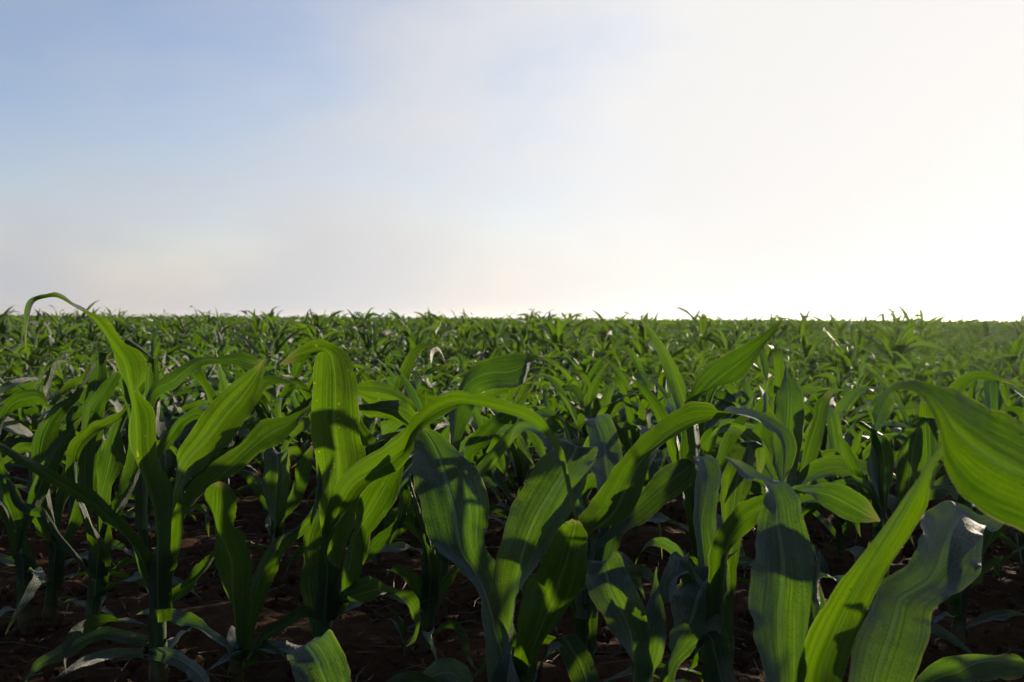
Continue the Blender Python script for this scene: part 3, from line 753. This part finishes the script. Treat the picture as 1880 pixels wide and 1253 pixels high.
S('second-row corn plant at the left edge with a leaf arched in a low dome', 1.95, -25, (-18, 850), [
 (0.0, 1, '-25 860 -10 860, -15 800 5 805, 0 755 14 768, 20 726 34 750, 45 716 53 747, 70 718 69 742, 85 733 80 745, 88 755 87 756'),
 (0.0, -1, '-20 860 -8 860, 10 830 22 842, 40 812 48 830, 70 820 70 836, 95 855 94 858'),
], low=1, r0=0.0095)
S('corn plant peeping over the bottom edge with a dewy leaf below the broad lit blade', 1.12, 660, (650, 1300), [
 (0.0, 1, '600 1330 655 1330, 558 1270 650 1262, 536 1225 634 1208, 527 1198 606 1182, 532 1190 566 1186, 540 1200 545 1200', 'U'),
 (0.0, -1, '650 1330 665 1330, 690 1268 705 1300, 722 1244 738 1282, 760 1234 772 1272, 800 1250 801 1270, 820 1280 821 1281'),
], low=0, r0=0.010)
S('corn plant beyond the lower right corner showing only a wide low leaf', 1.15, 1960, (1950, 1200), [
 (-0.05, 1, '1945 1230 1950 1245, 1885 1205 1890 1226, 1842 1192 1838 1228, 1800 1189 1792 1242, 1764 1200 1762 1264, 1718 1213 1722 1278, 1680 1246 1692 1285, 1660 1285 1665 1287', 'U'),
 (0.1, 1, '1945 1190 1960 1190, 1920 1080 1950 1080, 1900 980 1935 985, 1890 900 1915 900, 1895 850 1897 850'),
 (0.1, -1, '1950 1200 1965 1200, 1980 1080 2010 1080, 2010 950 2040 950, 2040 850 2042 850'),
], low=1, r0=0.011)

S('corn plant at right beyond the big curled leaf, with one silvery hoop-shaped leaf', 2.0, 1800, (1800, 880), [
 (0.0, 1, '1790 890 1804 890, 1738 800 1756 800, 1738 740 1760 745, 1750 704 1770 718, 1790 682 1793 698, 1825 688 1822 698, 1860 706 1859 707'),
 (0.0, 1, '1800 890 1815 890, 1806 800 1836 800, 1802 730 1838 735, 1806 703 1832 704, 1824 695 1843 698, 1842 708 1852 724, 1847 745 1848 746', 'U'),
 (0.0, -1, '1808 890 1820 890, 1850 820 1866 828, 1870 770 1895 778, 1905 740 1915 750, 1940 745 1941 746'),
 (0.0, -1, '1796 885 1806 880, 1770 840 1784 830, 1745 815 1756 802, 1715 825 1720 812, 1700 850 1701 851', 'U'),
], low=2, r0=0.0095)
# ------------------------------------------------------------------ rows of the field
ROW_ANG = math.atan2(-0.42, 1.0)             # rows run across the view, nearer on the right
rd = np.array([math.cos(ROW_ANG), math.sin(ROW_ANG)])      # along a row
rn = np.array([-rd[1], rd[0]])                              # across the rows
ROW0 = 1.40                                  # across-row offset of the nearest row
GAP = 0.47
spots = []
hero_xy = np.array([[r.location.x, r.location.y] for r in SHAPED])
for i in range(0, 125):
    off = ROW0 + GAP * i
    step = 0.155
    for j in range(-520, 520):
        u = j * step + rng.normal(0, 0.03)
        p = rd * u + rn * (off + rng.normal(0, 0.035))
        x, y = p
        if y > 48 or y < -0.5: continue
        d = math.hypot(x, y)
        lim = abs(y) * 0.62 + 1.2
        if abs(x) > lim: continue
        if rng.random() < 0.05: continue
        if i == 0:                           # the shaped plants stand in this row; only its ends outside the frame are added
            if abs(x) < 0.56 * y + 0.25: continue
        if np.min(np.hypot(hero_xy[:, 0] - x, hero_xy[:, 1] - y)) < 0.16: continue
        if d < 0.7: continue
        spots.append((x, y))
spots = np.array(spots)
# nearest first
spots = spots[np.argsort(np.hypot(spots[:, 0], spots[:, 1]))]
inview = np.abs(spots[:, 0]) < spots[:, 1] * 0.54 + 0.25
N_OBJ = 300 - len(SHAPED)
order = np.concatenate([np.where(inview)[0][:N_OBJ]])
near_set = set(order.tolist())
last_d = np.hypot(*spots[order[-1]])
# plants outside the frame but close by also stand as objects (they only cast shade); keep those near the frame
side = [i for i in range(len(spots)) if not inview[i] and np.hypot(*spots[i]) < 2.6]
print('near', len(order), 'to', last_d, 'side', len(side), 'all', len(spots))

# prototypes
protos = []
for q in range(16):
    g = np.random.default_rng(300 + q)
    rows, hs = plant_params(g)
    st = stalk_mesh('stalk', (0, 0, 0), (g.normal(0, .008), g.normal(0, .008), hs * 1.02), 0.0105)
    lv = []
    for r_ in rows:
        v, uv = gen_leaves(as_arrays([r_]), 20, 7)
        lv.append(mesh_np('leaf', v.reshape(-1, 3), grid_faces(21, 7), uv.reshape(-1, 2), M_LEAF))
    protos.append((st, lv))

def place(x, y, q, rz, sc, label, group):
    root = empty('corn_plant', (x, y, float(ground_z(x, y))), rz)
    root.rotation_euler = (random.gauss(0, 0.07), random.gauss(0, 0.07), rz)
    root.scale = (sc, sc, sc * random.uniform(0.95, 1.08))
    tag(root, label, 'corn plant', group)
    st, lv = protos[q]
    link(bpy.data.objects.new('stalk', st), root)
    for me in lv:
        link(bpy.data.objects.new('leaf', me), root)
    return root

def size_at(x, y):
    base = 0.74 - 0.055 * float(smoothstep(y, 3, 7)) + 0.05 * math.sin(x * 0.9 + 1.3) * math.sin(y * 0.7) 
    return base * random.uniform(0.80, 1.15) * (1.0 + 0.85 * smoothstep(y, 6, 11) * (1 - smoothstep(y, 20, 30)) * (random.random() < 0.07) + 0.12 * float(smoothstep(y, 3, 8)))

PLACED = []
for i in list(order) + side:
    x, y = spots[i]
    q = random.randrange(len(protos))
    d = math.hypot(x, y)
    pr = place(x, y, q, random.uniform(0, 2 * math.pi), size_at(x, y), 'x', 'corn plants in the rows behind the nearest plants')
    PLACED.append((pr, i))

# labels for the plants behind: by row and by third of the view
ORD = ['first', 'second', 'third', 'fourth', 'fifth', 'sixth', 'seventh', 'eighth', 'ninth', 'tenth', 'eleventh', 'twelfth']
for pr, i in PLACED:
    x, y = pr.location.x, pr.location.y
    row = int(round((rn @ np.array([x, y]) - ROW0) / GAP))
    pxx = px_of((x, y, 0.3))[0] if y > 0.3 else -1
    third = 'left' if pxx < 627 else ('middle' if pxx < 1253 else 'right')
    if i in near_set:
        o_name = ORD[row] if row < len(ORD) else 'far'
        if row <= 3:
            look = {1: 'leafy corn plant seen between the nearest stalks', 2: 'corn plant half hidden behind the second row', 3: 'corn plant showing mostly its upper blades'}.get(row, 'corn plant at the end of the nearest row')
        elif row <= 7:
            look = 'corn plant with only twisted upper blades showing'
        else:
            look = 'small-looking corn plant in the closed green canopy'
        pr['label'] = '%s, %s row, %s third' % (look, o_name, third)
        pr['group'] = 'corn plants of the %s row, %s third of the view' % (o_name, third)
    else:
        pr['label'] = 'corn plant standing just outside the view beside the nearest rows'
        pr['group'] = 'corn plants beside the view'

# the rest of the field as one mass
rest = np.array([i for i in range(len(spots)) if i not in near_set and i not in set(side)])
def mass(idx, n, m, seed):
    g = np.random.default_rng(seed)
    rows = []
    for i in idx:
        x, y = spots[i]
        sc = size_at(x, y)
        rr, hs = plant_params(g, sc, None, 1.25 if sc < 0.95 else 0.9)
        z = float(ground_z(x, y))
        for r_ in rr[1:] if n < 12 else rr:
            r_['x'] = x; r_['y'] = y; r_['z'] += z
            rows.append(r_)
    P = as_arrays(rows)
    v, uv = gen_leaves(P, n, m)
    K = len(rows)
    base = grid_faces(n + 1, m)
    f = (base[None] + (np.arange(K) * (n + 1) * m)[:, None, None]).reshape(-1, 4)
    return v.reshape(-1, 3), f, uv.reshape(-1, 2)
dist = np.hypot(spots[rest][:, 0], spots[rest][:, 1])
parts = []
for lo, hi, n, m, sd_ in ((0, 9, 12, 5, 1), (9, 18, 8, 3, 2), (18, 999, 6, 3, 3)):
    idx = rest[(dist >= lo) & (dist < hi)]
    if len(idx): parts.append(mass(idx, n, m, sd_))
# stalks of the nearer part of the mass
sv, sf = [], []
for i in rest[dist < 7]:
    x, y = spots[i]
    v, f = tube([(x, y, -0.01), (x, y, 0.08), (x, y, 0.17)], [0.011, 0.010, 0.006], 6)
    sf.append(f + sum(len(a) for a in sv)) if False else sf.append(f)
    sv.append(v)
V, Fc, U = [], [], []
o_ = 0
for v, f, uv in parts:
    V.append(v); Fc.append(f + o_); U.append(uv); o_ += len(v)
for v, f in zip(sv, sf):
    V.append(v); Fc.append(f + o_); U.append(np.full((len(v), 2), 0.3)); o_ += len(v)
me = mesh_np('corn_field', np.concatenate(V), np.concatenate(Fc), np.concatenate(U), M_LEAF_FAR)
cf = bpy.data.objects.new('corn_field', me); link(cf)
tag(cf, 'far part of the young corn field running up to the skyline', 'corn field', kind='stuff')
print('mass faces', len(me.polygons))

# ------------------------------------------------------------------ soil
def soil_sheet():
    xs = np.concatenate([-np.geomspace(3000, 6, 26), np.linspace(-5.6, -2.2, 50)[0:], np.linspace(-2.15, 2.15, 420), np.linspace(2.2, 5.6, 50), np.geomspace(6, 3000, 26)])
    ys = np.concatenate([-np.geomspace(500, 1.2, 14), np.linspace(-1, 0.55, 30), np.linspace(0.6, 4.0, 360), np.linspace(4.03, 8, 110), np.geomspace(8.2, 34, 50), np.linspace(35, 82, 30), np.geomspace(90, 4000, 14)])
    Xg, Yg = np.meshgrid(xs, ys, indexing='ij')
    Zg = ground_z(Xg, Yg)
    from mathutils import noise as mn
    near = (np.abs(Xg) < 5.6) & (Yg > 0.0) & (Yg < 8)
    zz = np.zeros_like(Zg)
    it = np.argwhere(near)
    for a, b in it:
        x, y = Xg[a, b], Yg[a, b]
        h = 0.020 * mn.noise((x * 3, y * 3, 0)) 
        if abs(x) < 2.2 and y < 4.1:
            c = mn.noise((x * 17, y * 17, 3)); h += 0.011 * c
            dist_, _ = mn.voronoi((x * 24, y * 24, 1.0))
            h += 0.013 * max(0, 0.45 - dist_[0]) * (1 + c)
            h += 0.004 * mn.noise((x * 60, y * 60, 7))
        zz[a, b] = h
    across = rn[0] * Xg + rn[1] * Yg - ROW0
    ridge = 0.014 * np.cos(2 * np.pi * across / GAP)
    Zg = Zg + zz + np.where(near, ridge, 0.0)
    nx, ny = Xg.shape
    v = np.stack([Xg, Yg, Zg], -1).reshape(-1, 3)
    f = grid_faces(nx, ny)[:, ::-1]
    return mesh_np('soil_ground', v, f, None, M_SOIL)
so = bpy.data.objects.new('soil_ground', soil_sheet()); link(so)
tag(so, 'dark brown tilled soil between the corn rows', 'ground', kind='structure')

# straw and stubble lying on the soil: too many to count
def litter(n=2600):
    g = np.random.default_rng(5)
    V, Fc = [], []
    o_ = 0
    for i in range(n):
        y = g.uniform(0.9, 4.5); x = g.uniform(-0.62, 0.62) * y
        L = g.uniform(0.012, 0.075) * (1.8 if g.random() < 0.06 else 1); a = g.uniform(0, math.pi)
        r = g.uniform(0.0004, 0.0013)
        z = float(g.uniform(0.006, 0.024)); tl = g.normal(0, 0.18)
        c = np.array([x, y, z]); d = np.array([math.cos(a), math.sin(a), tl]); b = np.array([-math.sin(a), math.cos(a), 0.3]) * g.normal(0, 0.10) * L
        v, f = tube([c - d * L / 2, c + b, c + d * L / 2], [r, r * 1.2, r * 0.5], 4)
        V.append(v); Fc.append(f + o_); o_ += len(v)
    return mesh_np('straw_litter', np.concatenate(V), np.concatenate(Fc), None, M_STRAW, False)
sl_ = bpy.data.objects.new('straw_litter', litter()); link(sl_)
tag(sl_, 'dry straw and stubble scattered over the dark soil', 'straw', kind='stuff')

def clods(n=5200):
    g = np.random.default_rng(9)
    import bmesh
    bm = bmesh.new(); bmesh.ops.create_icosphere(bm, subdivisions=1, radius=1)
    bv = np.array([v.co[:] for v in bm.verts]); bf = np.array([[v.index for v in f.verts] for f in bm.faces]); bm.free()
    V, Fc = [], []; o_ = 0
    for i in range(n):
        y = g.uniform(0.9, 4.5); x = g.uniform(-0.62, 0.62) * y
        r = g.uniform(0.002, 0.010) * (2.2 if g.random() < 0.06 else 1)
        v = bv * r * g.uniform(0.6, 1.25, 3) * (1 + g.normal(0, 0.16, (len(bv), 1))) + np.array([x, y, g.uniform(-0.002, 0.016)])
        V.append(v); Fc.append(bf + o_); o_ += len(v)
    return mesh_np('soil_clods', np.concatenate(V), np.concatenate(Fc), None, M_SOIL, False)
cl = bpy.data.objects.new('soil_clods', clods()); link(cl)
tag(cl, 'crumbs and clods of dark soil lying between the rows', 'soil clods', kind='stuff')

# small weeds
def weed(px, py, size, label, seed, nl=6):
    g = np.random.default_rng(seed)
    D = CAM_H / ((py - 587) / F)
    p = at(px, py, D)
    root = empty('weed_seedling', (p[0], p[1], 0.005), 0)
    tag(root, label, 'weed', 'weed seedlings on the soil')
    v, f = tube([(0, 0, -0.01), (0.002, 0, size * 0.4), (0, 0.003, size)], [0.0016, 0.0013, 0.0007], 6)
    link(bpy.data.objects.new('stem', mesh_np('stem', v, f, None, M_STALK)), root)
    for i in range(nl):
        row = dict(L=size * g.uniform(0.5, 1.0), W=size * g.uniform(0.09, 0.16), th0=R(g.uniform(15, 55)), th1=R(g.uniform(20, 80)), p=1.5, kink=0, ks=.6, phi=i * 2.4 + g.normal(0, .3),
                   sway=g.normal(0, .4), roll0=0, twist=g.normal(0, .6), ts=.2, fold=.4, wa=.1, wf=2, wp=0, x=0, y=0, z=size * (0.1 + 0.85 * i / nl))
        v, uv = gen_leaves(as_arrays([row]), 8, 5)
        link(bpy.data.objects.new('leaf', mesh_np('leaf', v.reshape(-1, 3), grid_faces(9, 5), uv.reshape(-1, 2), M_LEAF)), root)
weed(742, 1215, 0.075, 'grassy weed seedling between the lit blade plant and the slender corn plant', 1)
weed(522, 1182, 0.018, 'tiny weed sprout on the soil left of the lit blade plant', 2, 4)
weed(1836, 1075, 0.05, 'fine-leaved weed tuft beside the slim corn plant in the soil gap', 3, 8)
weed(930, 985, 0.07, 'thin weed standing in the dark gap right of the pinched blade', 4, 7)
weed(212, 1062, 0.03, 'small weed sprout between the leftmost stalks', 5, 5)

# ------------------------------------------------------------------ distant power line over the left skyline
def cable(z, dx, label):
    p0 = np.array([-142.0 + dx, 208.0, z]); p1 = np.array([-900.0 + dx, 3027.0, z])
    t = np.linspace(0, 1, 60)[:, None] ** 1.6
    v, f = tube(p0 + (p1 - p0) * t, np.full(60, 0.07), 5)
    o = bpy.data.objects.new('power_line', mesh_np('power_line', v, f, None, M_CABLE)); link(o)
    tag(o, label, 'power line', 'power lines over the left skyline')
cable(4.4, 0, 'upper thin power line sinking to the skyline at far left')
cable(2.5, 0, 'lower thin power line sinking to the skyline at far left')

# ------------------------------------------------------------------ thin morning haze over the whole field
hb = np.array([(x, y, z) for z in (-60.0, 6.0) for y in (-600.0, 4100.0) for x in (-3100.0, 3100.0)])
hf = np.array([(0, 2, 3, 1), (4, 5, 7, 6), (0, 1, 5, 4), (2, 6, 7, 3), (0, 4, 6, 2), (1, 3, 7, 5)])
hz = bpy.data.objects.new('haze', mesh_np('haze', hb, hf, None, haze_material(), False)); link(hz)
tag(hz, 'thin morning haze lying over the field', 'haze', kind='stuff')
